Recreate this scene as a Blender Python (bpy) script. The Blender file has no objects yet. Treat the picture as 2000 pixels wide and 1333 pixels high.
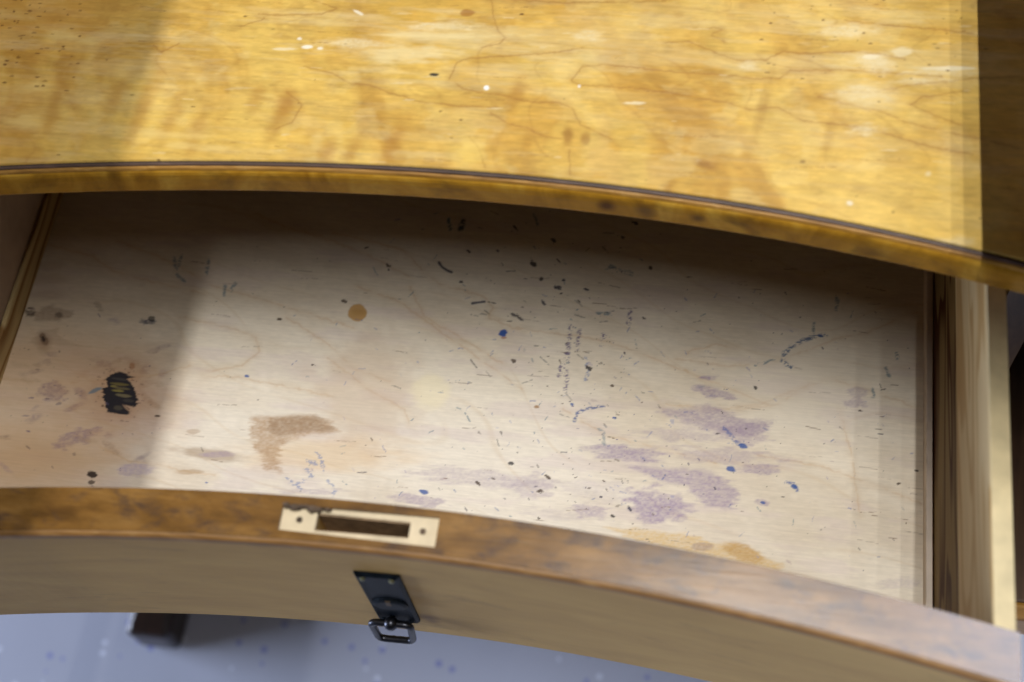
import bpy, bmesh, math, random
import numpy as np
from mathutils import Matrix, Vector

scene = bpy.context.scene
col = scene.collection
random.seed(7)
rng = np.random.default_rng(11)

# ------------------------------------------------------------------ camera
FPX = 2676.68                       # focal length in photo pixels (photo is 2000 wide)
CAM = np.array([0.12384, -0.32056, 0.63712])
def _rx(a): c, s = math.cos(a), math.sin(a); return np.array([[1, 0, 0], [0, c, -s], [0, s, c]])
def _rz(a): c, s = math.cos(a), math.sin(a); return np.array([[c, -s, 0], [s, c, 0], [0, 0, 1]])
ROT = _rz(.2931) @ _rx(.4802) @ _rz(-.1774)
cd = bpy.data.cameras.new('camera')
cd.lens = FPX / 2000 * 36; cd.sensor_width = 36; cd.clip_start = .01; cd.clip_end = 50
cd.dof.use_dof = True; cd.dof.focus_distance = .675; cd.dof.aperture_fstop = 6.0
cam = bpy.data.objects.new('camera', cd); col.objects.link(cam)
m = np.eye(4); m[:3, :3] = ROT; m[:3, 3] = CAM
cam.matrix_world = Matrix(m.tolist())
scene.camera = cam

# ------------------------------------------------------------------ light
world = bpy.data.worlds.new('World'); scene.world = world; world.use_nodes = True
bg = world.node_tree.nodes['Background']
bg.inputs[0].default_value = (1.0, .96, .92, 1); bg.inputs[1].default_value = .02
scene.view_settings.view_transform = 'Standard'; scene.view_settings.look = 'None'
scene.view_settings.exposure = 0; scene.view_settings.gamma = 1

def tube_light(x, k, colr, z=3.655, w=.018):
    # a run of tubes, dimmer towards the front end
    for y0, y1, g in ((-1.6, -1.1, .38), (-1.1, -.5, .66), (-.5, .72, 1.08)):
        l = bpy.data.lights.new('tube_light', 'AREA'); l.shape = 'RECTANGLE'
        l.size = w; l.size_y = y1 - y0; l.energy = k * g * (y1 - y0); l.color = colr
        o = bpy.data.objects.new('tube_light', l); col.objects.link(o)
        o.location = (x, (y0 + y1) / 2, z)
# a row of ceiling tubes running front to back, a little right of the desk
tube_light(.20, 39, (1, .985, .955))
tube_light(.43, 15, (1, .985, .955))
tube_light(.59, 12, (1, .985, .955))
# a paler ceiling panel farther back, mirrored in the polished wood at the right
pl = bpy.data.lights.new('ceiling_panel_light', 'AREA'); pl.shape = 'RECTANGLE'; pl.size = .8; pl.size_y = .9
pl.energy = 46; pl.color = (.74, .81, 1)
po = bpy.data.objects.new('ceiling_panel_light', pl); col.objects.link(po); po.location = (1.34, .97, 3.655)
# cool daylight from a window far to the front left, reaching the floor under the desk
wl = bpy.data.lights.new('window_light', 'AREA'); wl.shape = 'RECTANGLE'; wl.size = 1.8; wl.size_y = 1.2
wl.energy = 250; wl.color = (.66, .76, 1)
wo = bpy.data.objects.new('window_light', wl); col.objects.link(wo)
wo.location = (-3.1, -.22, -.06)
wo.rotation_euler = (Vector((-.1, 0, -.6)) - wo.location).to_track_quat('-Z', 'Y').to_euler()

# ------------------------------------------------------------------ measures (metres)
H, Z1, TT, TB = .12856, .0675, .1553, .1380      # drawer height, rebate height, desktop top and underside
XL, XR, WT = -.2446, .2400, .0083                # drawer inner walls and wall thickness
FLOOR = -.60
def ray(x, y): return ROT @ np.array([(x - 1000) / FPX, -(y - 666.5) / FPX, -1.])
def atz(x, y, z):
    d = ray(x, y); return CAM + d * ((z - CAM[2]) / d[2])
def to_px(X, Y, Z):
    P = np.stack([X - CAM[0], Y - CAM[1], (Z - CAM[2]) * np.ones_like(X)], -1) @ ROT
    return 1000 + FPX * P[..., 0] / -P[..., 2], 666.5 - FPX * P[..., 1] / -P[..., 2]
def fit_edge(pts, z, deg=2):
    w = np.array([atz(*p, z) for p in pts]); c = np.polyfit(w[:, 0], w[:, 1], deg)
    return lambda x: np.polyval(c, x)
edge_top = fit_edge([(0, 320), (350, 312), (650, 318), (1000, 332), (1325, 377), (1600, 420), (1830, 467), (1905, 485), (2000, 506)], TT, 3)
front_in = fit_edge([(0, 957), (260, 954), (525, 964), (675, 978), (898, 1002), (1076, 1030), (1300, 1073), (1559, 1129), (1801, 1183), (1938, 1220)], H)
front_out = fit_edge([(0, 1045), (340, 1052), (675, 1069), (916, 1105), (1182, 1149), (1325, 1176), (1510, 1216), (1755, 1283), (1924, 1330)], H)
ZB = -.006
front_low = fit_edge([(0, 1202), (252, 1199), (675, 1218), (969, 1254), (1325, 1318), (1384, 1333)], ZB)

# ------------------------------------------------------------------ helpers
def lin(*c):
    c = [v / 255 for v in c]
    return tuple(v / 12.92 if v <= .04045 else ((v + .055) / 1.055) ** 2.4 for v in c)
def link(name, bm, mat, parent=None, smooth=False, kind=None):
    bmesh.ops.recalc_face_normals(bm, faces=bm.faces)
    me = bpy.data.meshes.new(name); bm.to_mesh(me); bm.free()
    for mm in (mat if isinstance(mat, (list, tuple)) else [mat]): me.materials.append(mm)
    if smooth: me.shade_smooth()
    o = bpy.data.objects.new(name, me); col.objects.link(o)
    if parent: o.parent = parent
    if kind: o['kind'] = kind
    return o
def thing(name, label, cat, loc=(0, 0, 0), group=None):
    o = bpy.data.objects.new(name, None); o.empty_display_size = .05; col.objects.link(o)
    o.location = loc; o['label'] = label; o['category'] = cat
    if group: o['group'] = group
    return o
def box(bm, x0, x1, y0, y1, z0, z1, bev=0):
    r = bmesh.ops.create_cube(bm, size=1)
    for v in r['verts']:
        v.co = Vector((x0 + (v.co.x + .5) * (x1 - x0), y0 + (v.co.y + .5) * (y1 - y0), z0 + (v.co.z + .5) * (z1 - z0)))
    if bev:
        es = list({e for v in r['verts'] for e in v.link_edges})
        bmesh.ops.bevel(bm, geom=es, offset=bev, segments=2, affect='EDGES', profile=.5)
def sweep(bm, xs, prof, closed=True, mats=None):
    """prof(x) -> list of (y, z); rings joined along x; caps at both ends"""
    rings = []
    for x in xs: rings.append([bm.verts.new((x, y, z)) for y, z in prof(x)])
    n = len(rings[0])
    for a, b in zip(rings, rings[1:]):
        for i in range(n if closed else n - 1):
            f = bm.faces.new((a[i], a[(i + 1) % n], b[(i + 1) % n], b[i]))
            if mats: f.material_index = mats[i]
    if closed:
        bm.faces.new(rings[0]); bm.faces.new(list(reversed(rings[-1])))
def tube(bm, pts, r, n=10, closed=False, flat=1.0, nrm=None):
    pts = [Vector(p) for p in pts]; rings = []; N = len(pts)
    for i, p in enumerate(pts):
        a = pts[(i - 1) % N] if closed or i else p; b = pts[(i + 1) % N] if closed or i < N - 1 else p
        t = (b - a).normalized(); u = (nrm or Vector((0, 0, 1))).cross(t).normalized(); w = t.cross(u)
        rr = r[i] if isinstance(r, (list, tuple)) else r
        rings.append([bm.verts.new(p + u * rr * math.cos(2 * math.pi * k / n) + w * rr * flat * math.sin(2 * math.pi * k / n)) for k in range(n)])
    for i in range(N if closed else N - 1):
        a, b = rings[i], rings[(i + 1) % N]
        for k in range(n): bm.faces.new((a[k], a[(k + 1) % n], b[(k + 1) % n], b[k]))
    if not closed: bm.faces.new(rings[0]); bm.faces.new(list(reversed(rings[-1])))

# ------------------------------------------------------------------ numpy noise
def _hash(i, j, s):
    v = (i.astype(np.int64) * 374761393 + j.astype(np.int64) * 668265263 + s * 974634777) & 0xffffffff
    v = ((v ^ (v >> 13)) * 1274126177) & 0xffffffff
    return ((v ^ (v >> 16)) & 0xffff) / 65535.
def vnoise(x, y, s=0):
    i, j = np.floor(x), np.floor(y); u, v = x - i, y - j
    u = u * u * u * (u * (u * 6 - 15) + 10); v = v * v * v * (v * (v * 6 - 15) + 10)
    a, b, c, d = _hash(i, j, s), _hash(i + 1, j, s), _hash(i, j + 1, s), _hash(i + 1, j + 1, s)
    return a + (b - a) * u + (c - a) * v + (a - b - c + d) * u * v
def fbm(x, y, s=0, o=4, g=.5):
    t = 0; a = 1; n = 0
    for k in range(o): t = t + a * vnoise(x, y, s + k * 17); n += a; a *= g; x = x * 2.03 + 5.1; y = y * 2.03 + 9.7
    return t / n
def sstep(a, b, x):
    t = np.clip((x - a) / (b - a), 0, 1); return t * t * (3 - 2 * t)

class Paint:
    """Colours of a flat wooden sheet on a fine grid: the wood figure and the marks it carries."""
    def __init__(s, xs, ys, z):
        s.xs, s.ys, s.z = xs, ys, z
        s.X, s.Y = np.meshgrid(xs, ys)
        s.U, s.V = to_px(s.X, s.Y, z)              # marks are placed in photo units on the sheet
        s.C = np.ones(s.X.shape + (3,))
    def win(s, u0, v0, u1, v1):
        P = np.array([atz(u, v, s.z) for u in (u0, u1) for v in (v0, v1)])
        i0, i1 = np.searchsorted(s.ys, [P[:, 1].min(), P[:, 1].max()]); j0, j1 = np.searchsorted(s.xs, [P[:, 0].min(), P[:, 0].max()])
        return slice(max(i0 - 1, 0), i1 + 2), slice(max(j0 - 1, 0), j1 + 2)
    def mix(s, w, mask, c, mode='mix'):
        c = np.array(c); mk = np.clip(mask, 0, 1)[..., None]
        if mode == 'mul': s.C[w] = s.C[w] * (1 - mk + mk * c)
        else: s.C[w] = s.C[w] * (1 - mk) + c * mk
    def blob(s, u, v, ru, rv, c, a=1, ang=0, rag=.35, soft=.25, grain=1, mode='mix', seed=0, speck=0):
        R = max(ru, rv) * 1.7 + 3; w = s.win(u - R, v - R, u + R, v + R); U, V = s.U[w], s.V[w]
        if U.size == 0: return
        ca, sa = math.cos(ang), math.sin(ang); du, dv = U - u, V - v
        p, q = (du * ca + dv * sa) / ru, (-du * sa + dv * ca) / rv
        n = fbm(U / (14 * grain + ru * .2) + seed * 3.1, V / (4 + rv * .2) + seed * 7.7, int(seed) + 3, 4) - .5
        r = np.sqrt(p * p + q * q) + n * rag * 2
        mk = a * (1 - sstep(1 - soft, 1 + soft, r))
        if speck: mk = mk * (1 - speck + speck * 2 * fbm(U / 5, V / 3, int(seed) + 9, 3))
        s.mix(w, mk, c, mode)
    def poly(s, pts, c, a=1, rag=4, soft=3, mode='mix', seed=0, speck=0):
        P = np.array(pts, float); w = s.win(P[:, 0].min() - 15, P[:, 1].min() - 15, P[:, 0].max() + 15, P[:, 1].max() + 15)
        U, V = s.U[w].copy(), s.V[w].copy()
        if U.size == 0: return
        U0, V0 = U.copy(), V.copy()
        U += (fbm(U0 / 34, V0 / 5, seed + 1, 5, .6) - .5) * rag * 8; V += (fbm(U0 / 20, V0 / 8, seed + 2, 4) - .5) * rag * 2.2
        ins = np.zeros(U.shape, bool); dist = np.full(U.shape, 1e9)
        for (x0, y0), (x1, y1) in zip(P, np.roll(P, -1, 0)):
            cond = ((y0 > V) != (y1 > V)); xi = (x1 - x0) * (V - y0) / ((y1 - y0) or 1e-9) + x0
            ins ^= cond & (U < xi)
            t = np.clip(((U - x0) * (x1 - x0) + (V - y0) * (y1 - y0)) / ((x1 - x0) ** 2 + (y1 - y0) ** 2 + 1e-9), 0, 1)
            dist = np.minimum(dist, np.hypot(U - x0 - t * (x1 - x0), V - y0 - t * (y1 - y0)))
        sd = np.where(ins, -dist, dist); mk = a * (1 - sstep(-soft, soft, sd))
        if speck: mk = mk * (1 - speck + speck * 2 * fbm(U0 / 6, V0 / 3, seed + 9, 3))
        s.mix(w, mk, c, mode)
    def line(s, pts, wd, c, a=1, rag=1.5, mode='mix', seed=0, brk=0, soft=.6, brkf=6, taper=False):
        pts = np.array(pts, float); R = wd * 2 + 6
        w = s.win(pts[:, 0].min() - R, pts[:, 1].min() - R, pts[:, 0].max() + R, pts[:, 1].max() + R)
        U, V = s.U[w], s.V[w]
        if U.size == 0: return
        U2 = U + (fbm(U / 11, V / 7, seed + 1, 3) - .5) * rag * 3; V2 = V + (fbm(U / 11, V / 7, seed + 5, 3) - .5) * rag * 3
        d = np.full(U.shape, 1e9)
        for (x0, y0), (x1, y1) in zip(pts, pts[1:]):
            t = np.clip(((U2 - x0) * (x1 - x0) + (V2 - y0) * (y1 - y0)) / ((x1 - x0) ** 2 + (y1 - y0) ** 2 + 1e-9), 0, 1)
            d = np.minimum(d, np.hypot(U2 - x0 - t * (x1 - x0), V2 - y0 - t * (y1 - y0)))
        mk = a * (1 - sstep(wd * (1 - soft), wd * (1 + soft), d))
        if brk: mk = mk * sstep(brk - .12, brk + .12, fbm(U / brkf, V / (brkf * .4), seed + 8, 3))
        s.mix(w, mk, c, mode)
    def mesh(s, name, mat, parent, thick, keep=None):
        ny, nx = s.X.shape; Z = np.full(s.X.shape, s.z)
        co = np.stack([s.X, s.Y, Z], -1).reshape(-1, 3)
        idx = np.arange(nx * ny).reshape(ny, nx)
        q = np.stack([idx[:-1, :-1], idx[:-1, 1:], idx[1:, 1:], idx[1:, :-1]], -1).reshape(-1, 4)
        # underside and rim so that the sheet has its thickness
        ring = np.concatenate([idx[0, :], idx[1:, -1], idx[-1, -2::-1], idx[-2:0:-1, 0]])
        n0 = len(co); low = co[ring] - [0, 0, thick]
        co = np.concatenate([co, low]); L = n0 + np.arange(len(ring))
        side = np.stack([ring, L, np.roll(L, -1), np.roll(ring, -1)], -1)
        me = bpy.data.meshes.new(name)
        faces = np.concatenate([q, side]); nf = len(faces)
        me.vertices.add(len(co)); me.vertices.foreach_set('co', co.ravel())
        me.loops.add(nf * 4 + len(L)); me.loops.foreach_set('vertex_index', np.concatenate([faces.ravel(), L[::-1]]).astype(np.int32))
        me.polygons.add(nf + 1)
        me.polygons.foreach_set('loop_start', np.concatenate([np.arange(nf) * 4, [nf * 4]]).astype(np.int32))
        me.update(calc_edges=True); me.validate()
        at = me.color_attributes.new('figure', 'FLOAT_COLOR', 'POINT')
        cc = np.ones((len(co), 4)); cc[:n0, :3] = np.clip(s.C.reshape(-1, 3), 0, 1); cc[n0:, :3] = cc[ring, :3]
        at.data.foreach_set('color', cc.ravel())
        me.materials.append(mat)
        o = bpy.data.objects.new(name, me); col.objects.link(o); o.parent = parent
        return o

# ------------------------------------------------------------------ materials
def new_mat(name):
    mt = bpy.data.materials.new(name); mt.use_nodes = True
    nt = mt.node_tree; return mt, nt, nt.nodes['Principled BSDF']
def nd(nt, t, **kw):
    n = nt.nodes.new(t)
    for k, v in kw.items():
        if k.startswith('i_'): n.inputs[k[2:].replace('_', ' ')].default_value = v
        else: setattr(n, k, v)
    return n
def coords(nt, scale, rot=(0, 0, 0)):
    tc = nd(nt, 'ShaderNodeTexCoord'); mp = nd(nt, 'ShaderNodeMapping')
    mp.inputs['Scale'].default_value = scale; mp.inputs['Rotation'].default_value = rot
    nt.links.new(tc.outputs['Object'], mp.inputs[0]); return mp.outputs[0]
def noise(nt, vec, scale=1, detail=4, rough=.55, dist=0):
    n = nd(nt, 'ShaderNodeTexNoise'); n.inputs['Scale'].default_value = scale; n.inputs['Detail'].default_value = detail
    n.inputs['Roughness'].default_value = rough; n.inputs['Distortion'].default_value = dist
    nt.links.new(vec, n.inputs['Vector']); return n.outputs[0]
def ramp(nt, fac, stops):
    r = nd(nt, 'ShaderNodeValToRGB'); e = r.color_ramp.elements
    while len(e) < len(stops): e.new(.5)
    for el, (p, c) in zip(e, stops): el.position = p; el.color = (*c, 1)
    nt.links.new(fac, r.inputs[0]); return r.outputs[0]
def mixc(nt, a, b, fac, mode='MIX'):
    n = nd(nt, 'ShaderNodeMix', data_type='RGBA', blend_type=mode)
    for v, i in ((fac, 0), (a, 6), (b, 7)):
        if hasattr(v, 'is_linked') or isinstance(v, bpy.types.NodeSocket): nt.links.new(v, n.inputs[i])
        else: n.inputs[i].default_value = v if i == 0 else (*v, 1)
    return n.outputs[2]
def bump(nt, p, h, strength=.2, dist=.0004):
    b = nd(nt, 'ShaderNodeBump'); b.inputs['Strength'].default_value = strength; b.inputs['Distance'].default_value = dist
    nt.links.new(h, b.inputs['Height']); nt.links.new(b.outputs[0], p.inputs['Normal'])

def figured(name, rough, fib, fscale, coat=0, spec=.5, bstr=.15, rvar=.1):
    mt, nt, p = new_mat(name)
    at = nd(nt, 'ShaderNodeAttribute', attribute_name='figure')
    f = noise(nt, coords(nt, fscale), 1, 6, .65)
    g = ramp(nt, f, [(.3, (1 - fib,) * 3), (.7, (1 + fib * .4,) * 3)])
    nt.links.new(mixc(nt, at.outputs[0], g, 1., 'MULTIPLY'), p.inputs['Base Color'])
    w = noise(nt, coords(nt, (30, 60, 30)), 1, 5, .6)
    r = nd(nt, 'ShaderNodeMapRange'); r.inputs[3].default_value = rough - rvar; r.inputs[4].default_value = rough + rvar
    nt.links.new(w, r.inputs[0]); nt.links.new(r.outputs[0], p.inputs['Roughness'])
    p.inputs['Specular IOR Level'].default_value = spec; p.inputs['Coat Weight'].default_value = coat; p.inputs['Coat Roughness'].default_value = .2
    bump(nt, p, f, bstr, .0003)
    return mt
def wood(name, stops, scale, rough=.5, rot=(0, 0, 0), mott=None, spec=.5, dist=1.5, fib=.12, fscale=(60, 60, 60), bstr=.15):
    mt, nt, p = new_mat(name)
    v = coords(nt, scale, rot)
    c = ramp(nt, noise(nt, v, 1, 5, .6, dist), stops)
    f = noise(nt, coords(nt, fscale, rot), 1, 6, .65)
    c = mixc(nt, c, ramp(nt, f, [(.3, (1 - fib,) * 3), (.7, (1 + fib * .3,) * 3)]), 1., 'MULTIPLY')
    if mott:
        mc, ms, lo, hi = mott
        mk = ramp(nt, noise(nt, coords(nt, ms, rot), 1, 5, .6, .4), [(lo, (0,) * 3), (hi, (1,) * 3)])
        c = mixc(nt, c, mc, mk)
    nt.links.new(c, p.inputs['Base Color']); p.inputs['Roughness'].default_value = rough
    p.inputs['Specular IOR Level'].default_value = spec
    bump(nt, p, f, bstr, .0003)
    return mt
def figured_pine(name, pale, dark, period, rough, streak=.5, rot=0, seed=0., spec=.3):
    """plain-sawn pine: wandering late-wood lines running along y"""
    mt, nt, p = new_mat(name)
    v = coords(nt, (1, .16, 1), (0, 0, rot))
    n = noise(nt, v, 38, 2, .4, .3)
    tc = nd(nt, 'ShaderNodeTexCoord'); sp = nd(nt, 'ShaderNodeSeparateXYZ'); nt.links.new(tc.outputs['Object'], sp.inputs[0])
    def mth(op, a, b):
        k = nd(nt, 'ShaderNodeMath', operation=op)
        for i, q in enumerate((a, b)):
            if isinstance(q, (int, float)): k.inputs[i].default_value = q
            else: nt.links.new(q, k.inputs[i])
        return k.outputs[0]
    h = mth('ADD', mth('MULTIPLY', sp.outputs[2], 1 / period), mth('MULTIPLY', n, 5.2))
    h = mth('FRACT', mth('ADD', h, seed), 0)
    c = ramp(nt, h, [(0, pale), (.45, pale), (.82, dark), (.93, dark), (1, pale)])
    f = noise(nt, coords(nt, (900, 30, 500)), 1, 5, .6)
    c = mixc(nt, c, ramp(nt, f, [(.3, (.86,) * 3), (.7, (1.04,) * 3)]), 1., 'MULTIPLY')
    nt.links.new(c, p.inputs['Base Color']); p.inputs['Roughness'].default_value = rough
    p.inputs['Specular IOR Level'].default_value = spec
    bump(nt, p, f, .12, .0003)
    return mt
def plain(name, c, rough=.5, metal=0, var=.25, sc=200, spec=.5):
    mt, nt, p = new_mat(name)
    k = ramp(nt, noise(nt, coords(nt, (sc,) * 3), 1, 4), [(.3, tuple(v * (1 - var) for v in c)), (.7, tuple(min(1, v * (1 + var)) for v in c))])
    nt.links.new(k, p.inputs['Base Color']); p.inputs['Roughness'].default_value = rough; p.inputs['Metallic'].default_value = metal
    p.inputs['Specular IOR Level'].default_value = spec
    return mt

M_TOP = figured('varnished birch veneer', .42, .07, (28, 900, 28), spec=.45, bstr=.12)
M_BOT = figured('bare birch plywood', .75, .07, (45, 1100, 45), spec=.25, bstr=.2)
M_LIP = wood('ochre stained lipping', [(.3, (.27, .12, .008)), (.5, (.46, .23, .020)), (.7, (.62, .37, .055))], (34, 30, 14), .42,
             mott=((.14, .068, .010), (40, 60, 60), .52, .74), fib=.15, fscale=(25, 500, 500), spec=.12)
_nt = M_LIP.node_tree; _p = _nt.nodes['Principled BSDF']; _c = _p.inputs['Base Color'].links[0].from_socket
for (_u, _v, _r, _col) in ((1185, 403, .0036, (.06, .012, .003)), (1362, 430, .0030, (.10, .045, .01)), (1260, 414, .0042, (.15, .075, .015))):
    _k = atz(_u, _v, .146)
    for _z in np.linspace(TB, TT, 80):
        _q = atz(_u, _v, _z)
        if _q[1] >= edge_top(_q[0]) - .0057: break
        _k = _q
    _tc = nd(_nt, 'ShaderNodeTexCoord'); _d = nd(_nt, 'ShaderNodeVectorMath', operation='DISTANCE'); _d.inputs[1].default_value = tuple(_k)
    _nt.links.new(_tc.outputs['Object'], _d.inputs[0])
    _mr = nd(_nt, 'ShaderNodeMapRange'); _mr.inputs[1].default_value = _r * .4; _mr.inputs[2].default_value = _r * 1.5; _mr.inputs[3].default_value = .85; _mr.inputs[4].default_value = 0
    _nt.links.new(_d.outputs['Value'], _mr.inputs[0]); _c = mixc(_nt, _c, _col, _mr.outputs[0])
_nt.links.new(_c, _p.inputs['Base Color'])
M_GROOVE = plain('dark glue line', (.022, .014, .012), .55)
M_BEAD = wood('dark worn bead', [(.35, (.06, .034, .024)), (.6, (.12, .07, .05)), (.8, (.26, .17, .12))], (30, 200, 200), .42, fib=.2, fscale=(25, 400, 400), spec=.5)
M_FRONT = wood('olive birch front', [(.25, (.44, .27, .088)), (.5, (.53, .33, .11)), (.75, (.60, .39, .135))], (7, 30, 16), .55,
               mott=((.24, .16, .065), (22, 22, 48), .60, .86), fib=.10, fscale=(30, 500, 700), spec=.12)
M_STAIN = wood('brown stained top edge', [(.3, (.11, .05, .010)), (.5, (.21, .10, .02)), (.7, (.30, .155, .04))], (40, 90, 60), .24,
               mott=((.060, .036, .026), (70, 130, 90), .50, .74), fib=.25, fscale=(30, 500, 500), spec=.6, dist=.2)
M_ARRIS = wood('worn orange arris', [(.3, (.24, .11, .016)), (.55, (.42, .21, .038)), (.75, (.60, .38, .14))], (40, 200, 200), .42, fib=.15)
M_RIM = wood('rubbed front arris', [(.3, (.17, .08, .016)), (.55, (.27, .13, .03)), (.78, (.42, .25, .09))], (40, 200, 200), .45, fib=.15)
M_PALE = plain('fresh pale wood', (.66, .54, .35), .75, var=.14, sc=90)
M_SIDE = figured_pine('pine drawer side', (.60, .45, .23), (.46, .29, .11), .030, .6, seed=.2)
M_SIDETOP = plain('pale worn pine edge', (.66, .54, .30), .6, var=.16, sc=70)
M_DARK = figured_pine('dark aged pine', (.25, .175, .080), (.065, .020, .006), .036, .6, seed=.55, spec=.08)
M_SLIP = figured_pine('yellow pine slip', (.52, .39, .19), (.26, .14, .045), .010, .6, seed=.1)
M_RSLIP = plain('greyish pine slip', (.74, .64, .54), .7, var=.12, sc=60)
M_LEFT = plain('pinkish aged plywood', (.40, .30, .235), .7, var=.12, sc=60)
M_CASE = wood('dark brown carcass', [(.3, (.05, .022, .010)), (.5, (.10, .048, .02)), (.7, (.16, .085, .035))], (60, 6, 14), .45)
M_WING = wood('plain varnished birch', [(.3, lin(196, 152, 64)), (.7, lin(216, 180, 94))], (9, 24, 9), .42)
M_MORT = plain('brown chiselled mortise wood', (.34, .23, .13), .85, var=.4, sc=180)
M_UNDER = plain('underside blackened to cut bounce', (.022, .015, .01), .8)  # near black so less light bounces into the shade below the desktop
M_FOOT = wood('red brown foot', [(.3, (.016, .009, .006)), (.5, (.032, .016, .010)), (.7, (.05, .026, .018))], (60, 8, 60), .28)
M_IRON = plain('black lacquered iron', (.006, .009, .013), .5, 0, var=.5, sc=300, spec=.06)
M_RING = plain('worn iron ring', (.05, .052, .062), .36, .9, var=.3, sc=260)
M_BRASS = plain('tarnished brass pin', (.16, .15, .075), .4, .85)
M_HOLE = plain('dark mortise wood', (.10, .065, .038), .85, var=.5, sc=120)

# room floor: grey blue sheet vinyl with scattered pale and blue flecks
mt, nt, p = new_mat('speckled grey blue floor'); M_FLOOR = mt
base = ramp(nt, noise(nt, coords(nt, (4, 4, 4)), 1, 4), [(.3, (.45, .47, .55)), (.7, (.52, .54, .63))])
def flecks(scale, thr, seed):
    vo = nd(nt, 'ShaderNodeTexVoronoi'); vo.inputs['Scale'].default_value = scale
    mp = nd(nt, 'ShaderNodeMapping'); tc = nd(nt, 'ShaderNodeTexCoord'); nt.links.new(tc.outputs['Object'], mp.inputs[0])
    mp.inputs['Location'].default_value = (seed, seed * 2, 0); nt.links.new(mp.outputs[0], vo.inputs['Vector'])
    sp = nd(nt, 'ShaderNodeSeparateColor'); nt.links.new(vo.outputs['Color'], sp.inputs[0])
    def mth(op, a, b):
        k = nd(nt, 'ShaderNodeMath', operation=op)
        for i, q in enumerate((a, b)):
            if isinstance(q, (int, float)): k.inputs[i].default_value = q
            else: nt.links.new(q, k.inputs[i])
        return k.outputs[0]
    return mth('MULTIPLY', mth('LESS_THAN', vo.outputs['Distance'], .22), mth('GREATER_THAN', sp.outputs[0], thr))
c = mixc(nt, base, (.24, .26, .54), flecks(74, .80, 3.3))
c = mixc(nt, c, (.75, .78, .88), flecks(80, .88, 9.1))
nt.links.new(c, p.inputs['Base Color']); p.inputs['Roughness'].default_value = .45

# ------------------------------------------------------------------ room floor
bm = bmesh.new(); bmesh.ops.create_grid(bm, x_segments=1, y_segments=1, size=4)
fl = link('floor', bm, M_FLOOR, kind='structure'); fl.location = (0, 0, FLOOR)

# ================================================================== the desk
desk = thing('desk', 'old birch desk with curved varnished top above the open drawer', 'desk', (0, .25, FLOOR))
def dlink(name, bm, mat, **k):
    o = link(name, bm, mat, desk, **k); o.location = -desk.location; return o

# --- desktop sheet with its figure
res = .00055
tx = np.arange(-.36, .40, res); ty = np.linspace(0, 1, 420)
T = Paint(np.arange(-.30, .30, res), np.arange(-.06, .24, res), TT)
X, Y, U, V = T.X, T.Y, T.U, T.V
amber, gold, pale = np.array(lin(206, 160, 68)), np.array(lin(219, 180, 90)), np.array(lin(228, 208, 154))
wx, wy = X + .02 * fbm(X * 20, Y * 30, 70, 3), Y + .012 * fbm(X * 24, Y * 20, 71, 3)
n1 = fbm(wx * 9, wy * 22, 1, 5); n2 = fbm(wx * 34 + wy * 12, wy * 40 - wx * 6, 5, 5)
curl = fbm(wx * 46 + wy * 20, wy * 15, 21, 4)           # curly cross figure, nearly across the grain
wear_sheen = fbm(X * 14, Y * 120, 33, 5)                      # rubbed streaks along the grain, with sheen painted in at the right
t = sstep(.32, .66, n1 * .5 + n2 * .5)[..., None]
C = amber * (1 - t) + gold * t
low = (.26 + .6 * sstep(.13, .02, Y))[..., None]
k = sstep(.50, .66, curl)[..., None] * low * .55
C = C * (1 - k) + np.array(lin(176, 126, 42)) * k
sp = sstep(.56, .70, fbm(wx * 110, wy * 160, 89, 4))[..., None] * .22; C = C * (1 - sp) + np.array(lin(160, 112, 44)) * sp
sp = sstep(.54, .68, fbm(wx * 60, wy * 90, 91, 5))[..., None] * .24; C = C * (1 - sp) + np.array(lin(230, 206, 138)) * sp
k = sstep(.50, .36, curl)[..., None] * low * .40
C = C * (1 - k) + np.array(lin(236, 200, 100)) * k
pt = fbm(wx * 90, wy * 150, 81, 4)[..., None]; C = C * (.86 + .28 * pt)
fs = fbm(X * 70, Y * 1000, 83, 4)[..., None]; C = C * (.95 + .10 * fs)
ds = sstep(.60, .74, fbm(X * 40, Y * 420, 85, 4))[..., None] * .12
C = C * (1 - ds) + np.array(lin(150, 98, 34)) * ds
fine = fbm(X * 260, Y * 900, 95, 3)[..., None]; C = C * (.87 + .26 * fine)
pore = sstep(.66, .78, fbm(X * 110, Y * 1500, 97, 3))[..., None] * .09; C = C * (1 - pore)
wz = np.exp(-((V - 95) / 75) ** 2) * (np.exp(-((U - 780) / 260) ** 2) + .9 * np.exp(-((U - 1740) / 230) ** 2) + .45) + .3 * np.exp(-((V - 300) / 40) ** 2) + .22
k = (sstep(.48, .66, wear_sheen) * np.clip(wz, 0, 1) * .30 * (.5 + 1. * fs[..., 0]))[..., None]
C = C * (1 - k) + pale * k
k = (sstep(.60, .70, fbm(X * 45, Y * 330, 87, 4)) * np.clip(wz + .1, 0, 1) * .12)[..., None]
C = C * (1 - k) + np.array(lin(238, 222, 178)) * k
ring = fbm(X * 5 + 3, Y * 16 + X * 4, 61, 3) * 9 + Y * 30
rl = np.abs((ring % 1) - .5); k = (1 - sstep(0, .035, rl)) * .28 * fbm(X * 40, Y * 90, 62, 3)
C = C * (1 - k[..., None]) + np.array(lin(150, 96, 36)) * k[..., None]
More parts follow.
